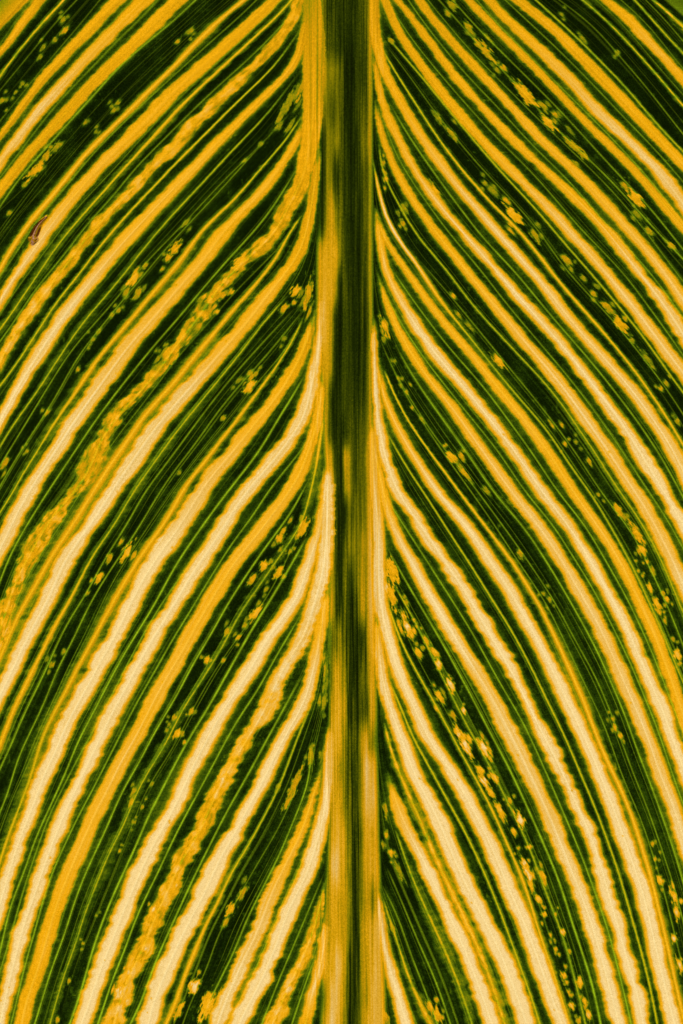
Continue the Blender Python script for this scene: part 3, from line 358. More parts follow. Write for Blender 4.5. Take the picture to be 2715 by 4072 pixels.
# ------------------------------------------------------------------ grid that follows the veins
def flow_grid(side, strokes):
    """columns of x for every row, running along the veins from the outer edge to the midrib"""
    cur = [s for s in strokes if s.kind != 'F']
    if side > 0: cur = cur[::-1]                  # outermost first
    ml = MLf(rows) if side < 0 else MRf(rows)
    out = np.full(nr, -PAD if side < 0 else 2715 + PAD, float)
    X = [ml]
    for s in cur[::-1]:
        x = s.xg.copy()
        if side < 0: x = np.minimum(np.minimum(x, X[-1]), ml); x = np.maximum(x, out)
        else: x = np.maximum(np.maximum(x, X[-1]), ml); x = np.minimum(x, out)
        X.append(x)
    X.append(out)
    X = X[::-1]                                   # outer edge ... midrib
    cols = []; band = []
    vis = (rows > -20) & (rows < 4090)
    for k in range(len(X) - 1):
        a = np.clip(X[k], -20, 2735); b = np.clip(X[k + 1], -20, 2735)
        g = np.percentile(np.abs(b - a)[vis], 97)
        n = max(2, int(math.ceil(g / 2.7)))
        off = abs(X[k + 1][vis] - X[k][vis]).max()
        us = np.linspace(0, 1, n + 1)[:-1]
        for u in us:
            cols.append(X[k] * (1 - u) + X[k + 1] * u); band.append(k)
    cols.append(X[-1])
    return np.array(cols).T, np.array(band), X, cur

GL, bandL, XL, curL = flow_grid(-1, left)
GR, bandR, XR, curR = flow_grid(1, right)
nm = 90
ml, mr = MLf(rows), MRf(rows)
um = np.linspace(0, 1, nm + 1)
GM = ml[:, None] * (1 - um) + mr[:, None] * um

# ------------------------------------------------------------------ tissue: 0 dark green ... .42 lime ... .64 yellow ... 1 cream
PE = np.array([-60, -30, -14, -5.5, -2, 2, 6.5, 11, 16, 21.5])
PV = np.array([0, .012, .06, .17, .32, .52, .62, .74, .92, 1.0])

def tissue(G, strokes, mid=False):
    X = G; Y = np.repeat(rows[:, None], G.shape[1], 1)
    sy = Y / 4072
    # the ground green, lighter towards the foot of the leaf and on the right
    base = 0.012 + 0.03 * np.clip((sy - .15) / .6, 0, 1) + 0.012 * np.clip((X - 1400) / 900, 0, 1) * np.clip(sy * 2, 0, 1)
    if not mid:
        T = np.broadcast_to(np.arange(G.shape[1])[None, :], G.shape)     # counts fibres across the blade
        fib = .6 * vn(T / 2.3, Y / 520, 101) + .5 * vn(T / 5.2, Y / 700, 102) + .35 * vn(T / 1.1, Y / 300, 103)
        base += 0.035 * vn(X / 90, Y / 190, 3) + 0.022 * vn(X / 24, Y / 40, 5) + .045 * fib * np.clip(sy * 1.6 + .35, 0, 1)
        for px, py, rx, ry, amp in ((440, 2850, 80, 190, .11), (760, 3060, 70, 210, .10), (640, 3180, 60, 150, .07), (1230, 420, 40, 110, .06),
                                   (480, 3330, 50, 120, .05), (1700, 2900, 60, 300, .05), (2350, 2700, 90, 420, .04)):
            base = base + amp * np.exp(-((X - px + .55 * (Y - py) * (1 if X.mean() < 1350 else -1)) / rx)**2 - ((Y - py) / ry)**2)
        hairline = np.clip(vn(T / 1.9, Y / 900, 105) - .52, 0, 1) * 2.1
        base += .12 * hairline * np.clip(sy * 1.5 + .12, 0, 1) * (.6 + .4 * vn(T / 2, Y / 60, 106))
        base = np.maximum(base, .004); hair_v = .34 * hairline * np.clip(sy * 1.1 + .22, 0, 1)
    val = base.copy(); vein = np.zeros_like(X) if mid else hair_v; hgt = np.zeros_like(X)
    sid = np.full(X.shape, -1, int); vid = np.full(X.shape, -1, int)
    for i, s in enumerate(strokes):
        act = np.where(s.a > 0.01)[0]
        if not len(act): continue
        r0, r1 = act[0], act[-1] + 1
        sx = s.x[r0:r1, None]; cosg = 1 / np.sqrt(1 + s.g[r0:r1, None]**2)
        dx = X[r0:r1] - sx
        m = np.abs(dx) * cosg < 110
        rr, cc = np.where(m)
        if not len(rr): continue
        c = cosg[rr, 0]; d = dx[rr, cc] * c; y = rows[r0 + rr]; a = s.a[r0 + rr]
        xx = X[r0:r1][rr, cc]
        sd = np.sign(d)
        if s.kind in 'ST':
            w = s.wr[r0 + rr] * c * (0.35 + 0.65 * a)
            lv = s.lr[r0 + rr]
            sdn = sd * 7.3 + i * 13.7
            n1 = vn(y / 62, sdn, 11); n2 = vn(y / 21, sdn, 12); n3 = vn(y / 9.0, sdn + xx * 0 , 13)
            rg = s.rr[r0 + rr]
            w = w * (1 + rg * (1.15 * n1 + .8 * n2)) - 1.0
            hn = vn((y + 0.25 * xx) / 8.5, sdn, 17)
            e = w - np.abs(d) + s.hair * (4.2 * hn + 3.5 * np.maximum(n3, 0) + 5.5 * np.maximum(vn((y + .2 * xx) / 5.4, sdn, 18) - .25, 0)) + 1.2 * vn(xx / 7, y / 7, 19)
            lv = np.where(lv > .7, .7 + (lv - .7) * np.interp(y, [0, 1200, 2700, 4072], [.62, .72, .95, 1.08]), lv)  # light falloff painted into the cream: duller at the top, brighter at the foot
            core = lv * (1 + 0.045 * vn(y / 130, i * 3.1, 23)) * np.interp(y, [0, 700, 2000], [.94, .96, 1])  # uneven tone along the stripe; upper end dimmed with the same painted falloff
            if s.kind == 'T':
                # bright along the vein, green-yellow fringe fading outwards
                q = np.clip(np.abs(d) / np.maximum(w + s.hair * 3 * hn, 2), 0, 4)
                wide = np.clip((lv - .44) / .18, 0, 1)
                cw = np.maximum(w * (.10 + .48 * wide**1.3), 2.6) + s.hair * 1.5 * hn
                v = lv * np.exp(-0.5 * (np.abs(d) / cw)**2.2 * .9)
                halo = (.22 + .16 * wide) * np.clip(1.25 - q, 0, 1)**.6 * (1 + .25 * hn)
                v = np.maximum(v, halo)
            else:
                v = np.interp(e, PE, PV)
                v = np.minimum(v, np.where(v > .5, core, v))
                if not mid: v = v + np.where(v > .5, .035 * vn(d / 4.0, y / 420, 111 + i) + .02 * vn(d / 1.9, y / 300, 112), 0)
                # soft roll towards the stripe's own level
            # broken pale core on rough stripes
            if s.rr.max() > .22:
                v = np.where(v > .45, v + .13 * rg / .3 * vn(xx / 22, y / 24, 29 + i), v)
                gapn = .7 * vn(d / 10, y / 24, 121 + i) + .5 * vn(d / 5, y / 10, 122)
                v = v * (1 - 1.05 * np.clip(rg - .08, 0, 1) * np.clip(gapn * 2.0 - .1, 0, 1))
            v = v * np.clip(a * 1.4, 0, 1)
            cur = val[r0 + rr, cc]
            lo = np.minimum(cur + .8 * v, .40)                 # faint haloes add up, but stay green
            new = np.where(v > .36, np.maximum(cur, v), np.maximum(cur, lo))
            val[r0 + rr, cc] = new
            own = (v > .33) & (v >= cur - .02)
            q2 = sid[r0 + rr, cc]; sid[r0 + rr, cc] = np.where(own, i, q2)
            hh = np.clip(e / 14, 0, 1) * 1.6
            hgt[r0 + rr, cc] = np.maximum(hgt[r0 + rr, cc], hh * a)
            vw = 2.6; va = 0.65 if s.kind == 'T' else .62
            if s.kind == 'S': va *= np.clip((sy[r0 + rr, cc] - .03) * 4, .15, 1)
            if s.kind == 'T': va = va * np.clip((s.lr[r0 + rr] - .2) * 3, 0, 1)
        else:
            vw = 2.05 * s.wr[r0 + rr] / 4.4 * (.75 if s.kind == 'F' else 1)
            va = s.lr[r0 + rr] * np.interp(y, [0, 900, 2400, 4072], [.62, .72, .9, .92]) * (1 + .25 * vn(y / 34, i, 31)) * (.6 if s.kind == 'F' else 1)
            fr = np.exp(-0.5 * (d / 10.0)**2) * 0.075 * va * a * (1 + .7 * vn(y / 16, i + sd * .3, 37))
            val[r0 + rr, cc] += fr * (val[r0 + rr, cc] < .4)
        g = np.exp(-0.5 * (d / vw)**2) * va * a
        old = vein[r0 + rr, cc]
        vid[r0 + rr, cc] = np.where((g > old) & (g > .12), i, vid[r0 + rr, cc])
        vein[r0 + rr, cc] = np.maximum(old, g)
        hgt[r0 + rr, cc] += 1.5 * np.exp(-0.5 * (d / 4.8)**2) * a
    return X, Y, val, vein, hgt, sid, vid, base

def slope_at(strokes, x, y):
    ri = int(np.clip(np.searchsorted(rows, y), 1, nr - 2))
    best = min(strokes, key=lambda s: abs(s.xg[ri] - x))
    xs = best.xg
    return (xs[ri + 1] - xs[ri - 1]) / (rows[ri + 1] - rows[ri - 1])

flecks = []
for f, t in BL.items():
    for w in t.split():
        a, b, l, q, lv = [float(z) for z in w.split(',')]
        fr = FR[f]; flecks.append((fr[0] + a * fr[2], fr[1] + b * fr[2], l * fr[2], q * fr[2], lv))

rng = np.random.RandomState(7)
sats = []
for x, y, l, q, lv in flecks:
    for k in range(rng.randint(0, 4)):
        sats.append((x + rng.uniform(-1, 1) * (q + 14), y + rng.uniform(-1, 1) * (l + 26), l * rng.uniform(.15, .45) + 2, q * rng.uniform(.2, .45) + 2, max(.34, lv * rng.uniform(.6, .95))))
n_marked = len(flecks); flecks += sats

def add_flecks(side, strokes, X, Y, val, hgt):
    fid = np.full(X.shape, -1, int)
    for i, (x, y, l, q, lv) in enumerate(flecks):
        if (x < 1370) != (side < 0): continue
        sl = slope_at(strokes, x, y); n = math.hypot(1, sl); ux, uy = sl / n, 1 / n
        r0 = np.searchsorted(rows, y - l * 1.8 - 20); r1 = np.searchsorted(rows, y + l * 1.8 + 20)
        xx = X[r0:r1]; yy = Y[r0:r1]
        dx = xx - x; dy = yy - y
        pa = dx * ux + dy * uy; pc = dx * uy - dy * ux
        al = pa / (l * 1.15); ac = pc / (q * .82)
        rr = np.sqrt(al**2 + ac**2)
        wob = .9 + .45 * vn(pc / 7, pa / 22, 41 + i) + .3 * vn(pc / 3.4, pa / 9, 43) + .15 * vn(pa / 5, pc / 9, 44)
        e = (wob - rr) * q
        v = np.interp(e, [-16, -6, -1.5, 1, 4, 9, 13], [0, .08, .28, .50, .62, .76, 1.0])
        v = np.minimum(v, lv * (1 + .12 * vn(pc / 5, pa / 14, 47)))
        sub = val[r0:r1]; new = np.where(v > sub, np.maximum(sub, v), sub)
        fid[r0:r1] = np.where((v > .33) & (v > sub + .04) & (i < n_marked), i, fid[r0:r1])
        val[r0:r1] = new
        hgt[r0:r1] += np.clip(e / 8, 0, 1) * .8
    return fid

def hatch(X, Y, val):
    amp = .012 + .045 * np.clip(val * 5 - .1, 0, 1)
    g = val < .42
    n = .7 * vn(X / 34, (Y + .12 * X) / 6.5, 81) + .5 * vn(X / 9, Y / 7, 83)
    val[g] = np.maximum(.01, val[g] + (amp * n)[g])
    return val

def mottle(X, Y, val, strokes):
    """small pale speckles scattered through the green"""
    n = vn(X / 9, Y / 11, 51); n2 = vn(X / 130, Y / 170, 53); n3 = vn(X / 26, Y / 34, 55)
    m = np.clip((n - .55) * 2.6, 0, 1) * np.clip(n2 + .25, 0, 1) * np.clip(.6 + n3, 0, 1)
    g = val < .35
    val[g] += (.17 * m)[g]
    return val

def midrib_table(X, Y):
    f = np.clip((X - mt_x[0]) / (mt_x[1] - mt_x[0]), 0, 10.999); i = f.astype(int); u = f - i
    ry = np.clip(np.interp(Y, mt_y, np.arange(len(mt_y))), 0, len(mt_y) - 1.001); j = ry.astype(int); v = ry - j
    v = v * v * (3 - 2 * v)
    t = (mt_v[j, i] * (1 - u) + mt_v[j, i + 1] * u) * (1 - v) + (mt_v[j + 1, i] * (1 - u) + mt_v[j + 1, i + 1] * u) * v
    f = np.interp(Y, [1700, 2600], [0, 1])
    return t * (np.interp(t, [0, .2, .36, .5], [.7, .66, .72, 1]) * (1 - f) + f)

dataL = list(tissue(GL, left)); dataR = list(tissue(GR, right)); dataM = list(tissue(GM, left + right, True))
fidL = add_flecks(-1, left, dataL[0], dataL[1], dataL[2], dataL[4])
fidR = add_flecks(1, right, dataR[0], dataR[1], dataR[2], dataR[4])
dataL[2] = mottle(dataL[0], dataL[1], dataL[2], left); dataR[2] = mottle(dataR[0], dataR[1], dataR[2], right)
hatch(dataL[0], dataL[1], dataL[2]); hatch(dataR[0], dataR[1], dataR[2])

# pin-prick blemishes
for D, x0, x1 in ((dataL, 0, 1280), (dataR, 1480, 2715)):
    for k in range(60):
        bx, by, br = rng.uniform(x0, x1), rng.uniform(900, 4072), rng.uniform(1.6, 4.2)
        r0, r1 = np.searchsorted(rows, [by - 20, by + 20])
        dd = np.hypot(D[0][r0:r1] - bx, D[1][r0:r1] - by) / br
        D[2][r0:r1] *= 1 - .45 * np.exp(-dd**2)

def streaks(X, Y):
    return (.5 * vn(X / 3.4, Y / 420, 61) + .35 * vn(X / 6.5, Y / 260, 62) + .3 * vn(X / 14, Y / 300, 63))

# the pale tissue of the midrib runs a little way into the blade on both sides
def side_blend(D, side):
    X, Y, val = D[0], D[1], D[2]
    edge = MLf(rows)[:, None] if side < 0 else MRf(rows)[:, None]
    w = np.clip(1 - np.abs(X - edge) / 22, 0, 1)
    t = midrib_table(X, Y)
    near = np.clip(1 - np.abs(X - edge) / 90, 0, 1)
    s = streaks(X, Y)
    D[2] = np.maximum(val, t * w**.7) + .26 * s * near * np.clip((D[2] - .2) * 4, .2, 1)
side_blend(dataL, -1); side_blend(dataR, 1)
tb = midrib_table(dataM[0], dataM[1])
st = streaks(dataM[0], dataM[1])
v = np.maximum(tb, dataM[2] * .98 * (dataM[2] > .45))
dataM[2] = np.clip(v + (.13 + .12 * np.clip((dataM[1] - 1500) / 1500, 0, 1)) * (st + .35 * vn(dataM[0] / 2.1, dataM[1] / 90, 65)) * np.clip(1.25 - v, .25, 1) + .02, .02, 1)
dataM[3] = dataM[3] * .15

# ------------------------------------------------------------------ materials
def lin(c):
    return tuple(((q / 255) / 12.92 if q / 255 <= .04045 else ((q / 255 + .055) / 1.055)**2.4) for q in c)

def tissue_material(name, ramp_pts, vein_low, vein_high, grain):
    m = bpy.data.materials.new(name); m.use_nodes = True
    nt = m.node_tree; N = nt.nodes; K = nt.links
    N.clear()
    out = N.new('ShaderNodeOutputMaterial')
    at = N.new('ShaderNodeAttribute'); at.attribute_name = 'tissue'
    sep = N.new('ShaderNodeSeparateColor'); K.new(at.outputs['Color'], sep.inputs[0])
    tc = N.new('ShaderNodeTexCoord')
    def noise(scale, det, rough=.6):
        n = N.new('ShaderNodeTexNoise'); n.inputs['Scale'].default_value = scale
        n.inputs['Detail'].default_value = det; n.inputs['Roughness'].default_value = rough
        K.new(tc.outputs['Object'], n.inputs['Vector']); return n
    def math_(op, a, b, clamp=False):
        q = N.new('ShaderNodeMath'); q.operation = op; q.use_clamp = clamp
        for i, z in enumerate((a, b)):
            if hasattr(z, 'links'): K.new(z, q.inputs[i])
            else: q.inputs[i].default_value = z
        return q.outputs[0]
    cells = noise(7000, 1.5)                       # cell structure seen against the light
    fine = noise(2600, 2)
    gn = math_('SUBTRACT', cells.outputs[0], .5)
    fn = math_('SUBTRACT', fine.outputs[0], .5)
    v1 = math_('ADD', sep.outputs[0], math_('MULTIPLY', gn, .16 * grain))
    v2 = math_('ADD', v1, math_('MULTIPLY', fn, .10), True)
    ramp = N.new('ShaderNodeValToRGB'); cr = ramp.color_ramp
    cr.interpolation = 'LINEAR'
    while len(cr.elements) < len(ramp_pts): cr.elements.new(.5)
    for e, (p, c) in zip(cr.elements, ramp_pts):
        e.position = p; e.color = (*lin(c), 1)
    K.new(v2, ramp.inputs[0])
    vr = N.new('ShaderNodeValToRGB'); ve = vr.color_ramp.elements
    for p in range(3): ve.new(.5)
    for e, (p, c) in zip(ve, ((.3, vein_low), (.46, (206, 190, 8)), (.60, (246, 188, 24)), (.70, (250, 196, 60)), (.9, vein_high))):
        e.position = p; e.color = (*lin(c), 1)
    K.new(sep.outputs[0], vr.inputs[0])
    mx = N.new('ShaderNodeMix'); mx.data_type = 'RGBA'
    K.new(math_('MULTIPLY', sep.outputs[1], math_('ADD', math_('MULTIPLY', gn, 1.0), 1.0), True), mx.inputs['Factor'])
    K.new(ramp.outputs[0], mx.inputs['A']); K.new(vr.outputs[0], mx.inputs['B'])
    # brightness grain of the cells
    gm = N.new('ShaderNodeMix'); gm.data_type = 'RGBA'; gm.blend_type = 'MULTIPLY'; gm.inputs['Factor'].default_value = 1
    K.new(mx.outputs['Result'], gm.inputs['A'])
    k = math_('ADD', math_('ADD', math_('MULTIPLY', gn, .62 * grain), math_('MULTIPLY', fn, .18 * grain)), 1.0)
    cc = N.new('ShaderNodeCombineColor')
    for i in range(3): K.new(k, cc.inputs[i])
    K.new(cc.outputs[0], gm.inputs['B'])
    tr = N.new('ShaderNodeBsdfTranslucent'); K.new(gm.outputs['Result'], tr.inputs['Color'])
    di = N.new('ShaderNodeBsdfDiffuse'); K.new(gm.outputs['Result'], di.inputs['Color'])
    gl = N.new('ShaderNodeBsdfGlossy'); gl.inputs['Roughness'].default_value = .45; gl.inputs['Color'].default_value = (.9, .9, .9, 1)
    a = N.new('ShaderNodeMixShader'); a.inputs[0].default_value = .12
    K.new(tr.outputs[0], a.inputs[1]); K.new(di.outputs[0], a.inputs[2])
    b = N.new('ShaderNodeMixShader'); b.inputs[0].default_value = .02
    K.new(a.outputs[0], b.inputs[1]); K.new(gl.outputs[0], b.inputs[2])
    bp = N.new('ShaderNodeBump'); bp.inputs['Strength'].default_value = .25; bp.inputs['Distance'].default_value = .00003
    K.new(cells.outputs[0], bp.inputs['Height'])
    for s in (tr, di, gl): K.new(bp.outputs[0], s.inputs['Normal'])
    K.new(b.outputs[0], out.inputs[0])
    return m

RAMP = [(0, (11, 20, 1)), (.06, (21, 35, 2)), (.15, (46, 68, 5)), (.28, (92, 108, 8)), (.40, (146, 136, 6)),
        (.52, (198, 144, 6)), (.66, (236, 168, 12)), (.77, (232, 174, 48)), (.89, (230, 188, 98)), (1, (240, 208, 138))]
MAT = tissue_material('leaf_tissue', RAMP, (154, 184, 22), (250, 226, 160), 1.0)
RAMPM = [(0, (14, 20, 1)), (.1, (29, 40, 2)), (.2, (54, 64, 3)), (.32, (96, 96, 3)), (.44, (134, 122, 4)),
         (.56, (178, 138, 5)), (.66, (212, 156, 12)), (.76, (220, 168, 48)), (.89, (220, 180, 94)), (1, (234, 200, 128))]
MATM = tissue_material('midrib_tissue', RAMPM, (140, 160, 14), (240, 200, 90), 1.15)
MATS = tissue_material('dried_tissue', [(0, (20, 6, 3)), (.12, (92, 44, 14)), (.3, (124, 70, 12)), (.42, (150, 112, 10)), (.52, (196, 142, 14)),
        (.62, (140, 92, 50)), (.75, (170, 120, 90)), (.88, (206, 156, 126)), (1, (226, 186, 160))], (140, 160, 14), (240, 200, 90), 1.3)

# ------------------------------------------------------------------ the leaf as an object tree
root = bpy.data.objects.new('canna_leaf', None)
scene.collection.objects.link(root)
root.location = (0, 0, LEAF_Z)
root.rotation_euler = (0, math.pi, 0)
root['label'] = 'dark green canna leaf with fanning yellow and cream stripes, lit through from behind'
root['category'] = 'leaf'

def relief(X, Y, h, side):
    """height towards the viewer: a rounded midrib, blades falling away from it, ribbed by the veins"""
    ml = MLf(Y); mr = MRf(Y); c = (ml + mr) / 2; hw = (mr - ml) / 2
    q = (X - c) / hw
    bulge = 26 * np.clip(1 - (q / 1.5)**2, 0, 1)**1.5
    fall = -0.012 * np.maximum(np.abs(X - c) - hw, 0)
    z = bulge + fall + 1.0 * h
    if side == 0: z = z + .5 * vn(X / 3.4, Y / 420, 61) + .6 * vn(X / 7, Y / 300, 62)
    z = z + 2.2 * vn(X / 260, Y / 340, 71)
    return z

def emit(X, Y, Z, val, vein, groups, parent, mat):
    """groups: face array of ids -> list of (name, object) ; shares vertices' exact places so that the pieces meet"""
    R_, C_ = X.shape
    gz = Z
    # normals from the height field (finite differences along rows/columns)
    P = np.stack([(X - CX) * S, (CY - Y) * S, gz * S], -1)
    dr = np.gradient(P, axis=0); dc = np.gradient(P, axis=1)
    nrm = np.cross(dc, dr)
    ln = np.linalg.norm(nrm, axis=-1, keepdims=True)
    nrm = np.where(ln > 1e-16, nrm / np.maximum(ln, 1e-16), np.array([0, 0, 1.0]))
    nrm[nrm[..., 2] < 0] *= -1
    idx = np.arange(R_ * C_).reshape(R_, C_)
    w0 = np.abs(X[:-1, 1:] - X[:-1, :-1]); w1 = np.abs(X[1:, 1:] - X[1:, :-1])
    ok = ((w0 + w1) > 1e-6) & (groups >= 0)
    quad = np.stack([idx[:-1, :-1], idx[1:, :-1], idx[1:, 1:], idx[:-1, 1:]], -1)
    if X[R_ // 2, -1] < X[R_ // 2, 0]: quad = quad[..., ::-1]      # keep every face turned the same way
    Pf = P.reshape(-1, 3); Nf = nrm.reshape(-1, 3)
    vv = val.reshape(-1); ve = vein.reshape(-1)
    fq = quad[ok]; gid = groups[ok]
    order = np.argsort(gid, kind='stable'); fq = fq[order]; gid = gid[order]
    ids, start = np.unique(gid, return_index=True); ends = np.append(start[1:], len(gid))
    res = {}
    for g, a, b in zip(ids, start, ends):
        f = fq[a:b]; used, inv = np.unique(f, return_inverse=True); inv = inv.reshape(f.shape)
        me = bpy.data.meshes.new('tissue'); n = len(used); k = len(f)
        me.vertices.add(n); me.vertices.foreach_set('co', Pf[used].astype(np.float32).ravel())
        me.loops.add(k * 4); me.loops.foreach_set('vertex_index', inv.astype(np.int32).ravel())
        me.polygons.add(k); me.polygons.foreach_set('loop_start', np.arange(0, k * 4, 4, dtype=np.int32))
        try: me.polygons.foreach_set('loop_total', np.full(k, 4, np.int32))
        except Exception: pass
        me.update(calc_edges=True)
        me.polygons.foreach_set('use_smooth', np.ones(k, bool))
        at = me.attributes.new('tissue', 'FLOAT_COLOR', 'POINT')
        col = np.zeros((n, 4), np.float32); col[:, 0] = np.clip(vv[used], 0, 1); col[:, 1] = np.clip(ve[used], 0, 1); col[:, 3] = 1
        at.data.foreach_set('color', col.ravel())
        me.normals_split_custom_set_from_vertices(Nf[used].astype(np.float32))
        me.materials.append(mat)
        res[int(g)] = me
    return res

def link(name, me, parent, label=None):
    o = bpy.data.objects.new(name, me); scene.collection.objects.link(o); o.parent = parent
    if label: o['label'] = label
    return o

ntri = 0; scar_bits = []; scar = None
def face_pick(a):
    return a[:-1, :-1]

def seg_d(X, Y, pl, w):
    """distance in widths from a tapering polyline"""
    best = np.full(X.shape, 99.)
    for (x0, y0), (x1, y1), wa, wb in zip(pl[:-1], pl[1:], w[:-1], w[1:]):
        dx, dy = x1 - x0, y1 - y0
        t = np.clip(((X - x0) * dx + (Y - y0) * dy) / (dx * dx + dy * dy), 0, 1)
        best = np.minimum(best, np.hypot(X - x0 - t * dx, Y - y0 - t * dy) / (wa + (wb - wa) * t))
    return best

def dry_scar(X, Y, val, vein, Z, G):
    """the torn, dried spot near the left edge: body 4000, slits 4001/4002, crust 4003, pink lip 4004"""
    nz = 1 + .12 * vn(X / 6, Y / 6, 91)
    body = seg_d(X, Y, [(184, 860), (160, 885), (143, 915), (128, 950)], [6, 11, 15, 15]) * nz
    s1 = seg_d(X, Y, [(177, 864), (150, 887), (137, 902), (127, 922), (120, 940)], [1.5, 3.4, 5.5, 5, 3])
    lip = seg_d(X, Y, [(182, 861), (166, 877), (151, 893), (142, 910), (132, 938)], [3.5, 3.5, 3, 3, 4.5]) * nz
    s2 = seg_d(X, Y, [(159, 907), (153, 924), (145, 943)], [2.5, 5, 3.5])
    cr = seg_d(X, Y, [(118, 946), (134, 948), (128, 962)], [6, 14, 10]) * (1 + .3 * vn(X / 5, Y / 5, 93))
    b = body < 1
    v = np.where(body > .68, .5, .38) + .05 * vn(X / 5, Y / 5, 95)
    v = np.where(lip < 1, .74, v); v = np.where(s1 < 1, .08, v); v = np.where(s2 < 1, 0.14, v)
    v = np.where(cr < 1, .56 + .34 * vn(X / 6, Y / 5, 97), v)
    halo = np.clip(1.6 - body, 0, .6)
    val[:] = np.where(b | (cr < 1), np.clip(v, 0, 1), val + .12 * halo * (val < .4))
    vein[:] = np.where(b | (cr < 1), 0, vein)
    Z += np.where(b, 4 * np.clip(1.2 - body, 0, 1), 0) + np.where(cr < 1, 6, 0) + np.where(lip < 1, 4, 0) - np.where((s1 < 1) | (s2 < 1), 5, 0)
    g = G.copy(); f = lambda a: a[:-1, :-1]
    g[f(b)] = 4000; g[f(lip < 1)] = 4004; g[f(s1 < 1)] = 4001; g[f(s2 < 1)] = 4002; g[f(cr < 1)] = 4003
    return g

def pieces(G):
    """one id for every connected piece; crumbs join the piece beside them"""
    R_, C_ = G.shape; Gl = G.ravel().tolist(); n = R_ * C_
    lab = [0] * n; k = 0; out = {}
    for s0 in range(n):
        if lab[s0] or Gl[s0] < 0: continue
        k += 1; g = Gl[s0]; lab[s0] = k; st_ = [s0]; cells_ = []; nb = None
        while st_:
            i = st_.pop(); cells_.append(i); c = i % C_
            for j in (i - C_, i + C_, i - 1 if c else -1, i + 1 if c < C_ - 1 else -1):
                if 0 <= j < n:
                    if Gl[j] == g:
                        if not lab[j]: lab[j] = k; st_.append(j)
                    elif Gl[j] >= 0 and lab[j] != k: nb = j
        if len(cells_) < (40 if g < 3000 else 5) and nb is not None:
            for i in cells_: Gl[i] = Gl[nb]; lab[i] = lab[nb] if lab[nb] else 0
            if not lab[nb]:
                for i in cells_: lab[i] = k
                out[k] = Gl[nb]; lab_of = k
        else: out[k] = g
    L_ = np.array(lab).reshape(R_, C_)
    gg = np.array([out.get(q, -1) if q else -1 for q in range(k + 1)])
    res = np.where(L_ > 0, gg[L_] * 1000 + (L_ % 1000) * 0, -1)
    # keep the parts of one group that are not joined apart: number them
    seen = {}; num = np.zeros(k + 1, int)
    sizes = np.bincount(L_.ravel(), minlength=k + 1)
    for q in range(1, k + 1):
        g = gg[q]; seen[g] = seen.get(g, 0) + 1; num[q] = g * 1000 + min(seen[g], 999)
    num[0] = -1
    return np.where(L_ > 0, num[L_], -1)

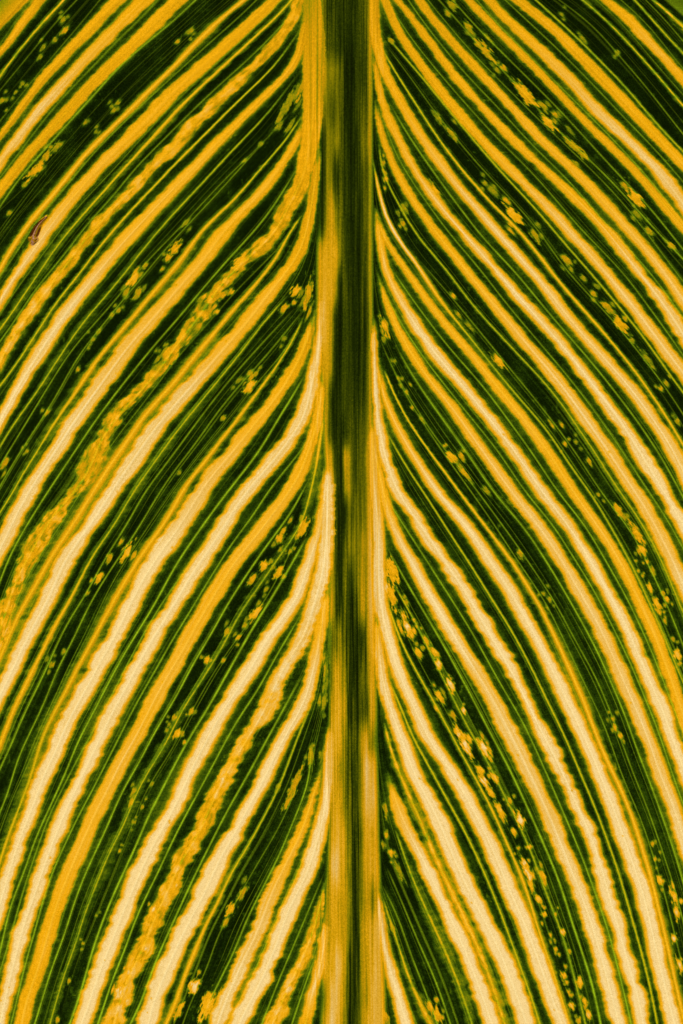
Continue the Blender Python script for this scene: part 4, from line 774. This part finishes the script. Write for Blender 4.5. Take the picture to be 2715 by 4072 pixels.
for side, D, fid, strokes, band, cur in ((-1, dataL, fidL, left, bandL, curL), (1, dataR, fidR, right, bandR, curR)):
    X, Y, val, vein, h, sid, vid, base = D
    Z = relief(X, Y, h, side)
    fval = (val[:-1, :-1] + val[1:, 1:]) / 2
    fs = face_pick(sid); fv = face_pick(vid); ff = face_pick(fid)
    fvein = np.maximum(vein[:-1, :-1], vein[1:, 1:])
    # green bands lie between neighbouring pale stripes
    isS = np.array([s.kind in 'ST' for s in cur])
    bandno = np.concatenate([[0], np.cumsum(isS)])            # band k starts after curve k-1
    gcol = bandno[band]
    G = np.broadcast_to(gcol[None, :], fs.shape).copy()
    stripe = (fs >= 0) & (fval > .36)
    G = np.where(stripe, 1000 + fs, G)
    kindv = np.array([s.kind in 'VF' for s in strokes] + [False])
    isv = kindv[fv] & (fvein > .26) & ~stripe
    G = np.where(isv, 2000 + fv, G)
    G = np.where((ff >= 0) & (fval > .34), 3000 + ff, G)
    if side < 0: G = dry_scar(X, Y, val, vein, Z, G)
    thin = (np.abs(X[:-1, 1:] - X[:-1, :-1]) + np.abs(X[1:, 1:] - X[1:, :-1])) <= 1e-6
    G = pieces(np.where(thin, -1, G))
    res = emit(X, Y, Z, val, vein, G, root, MAT)
    for g, me in sorted(res.items()):
        ntri += len(me.polygons) * 2
        g //= 1000
        if g >= 4000:
            me.materials.clear(); me.materials.append(MATS)
            if g == 4000: scar = link('dry_scar', me, root, 'brown torn scar with pinkish crust near the left edge'); 
            else: scar_bits.append((g, me))
        elif g < 1000: link('green_band', me, root)
        elif g < 2000:
            s = strokes[g - 1000]
            mlv = s.lr[(rows > s.y0) & (rows < s.y1)].mean() if s.y1 > s.y0 + 20 else .6
            link('cream_stripe' if mlv > .72 else ('yellow_stripe' if mlv > .53 else 'lime_stripe'), me, root)
        elif g < 3000: link('side_vein', me, root)
        else: link('pale_fleck', me, root)

for g, me in scar_bits:
    link({4001: 'tear', 4002: 'tear', 4003: 'dried_crust', 4004: 'torn_lip'}[g], me, scar)
X, Y, val, vein, h, sid, vid, base = dataM
Z = relief(X, Y, h * .0, 0)
fval = (tb[:-1, :-1] + tb[1:, 1:]) / 2
lab = np.zeros(fval.shape, int)
pale = fval > .48
# connected columns of pale tissue become streaks of their own
gid = 0
vis_lab = np.zeros(fval.shape, int)
stack_seen = np.zeros(fval.shape, bool)
for r in range(fval.shape[0]):
    for c in np.where(pale[r] & ~stack_seen[r])[0]:
        if stack_seen[r, c]: continue
        gid += 1; st_ = [(r, c)]; stack_seen[r, c] = True; cells_ = []
        while st_:
            i, j = st_.pop(); cells_.append((i, j))
            for a, b in ((i + 1, j), (i - 1, j), (i, j + 1), (i, j - 1)):
                if 0 <= a < fval.shape[0] and 0 <= b < fval.shape[1] and pale[a, b] and not stack_seen[a, b]:
                    stack_seen[a, b] = True; st_.append((a, b))
        if len(cells_) > 120:
            for i, j in cells_: vis_lab[i, j] = gid
res = emit(X, Y, Z, val, vein, vis_lab, root, MATM)
midrib = link('midrib', res[0], root)
for g, me in res.items():
    ntri += len(me.polygons) * 2
    if g: link('pale_streak', me, midrib)

print('tris', ntri, 'objects', len(bpy.data.objects))
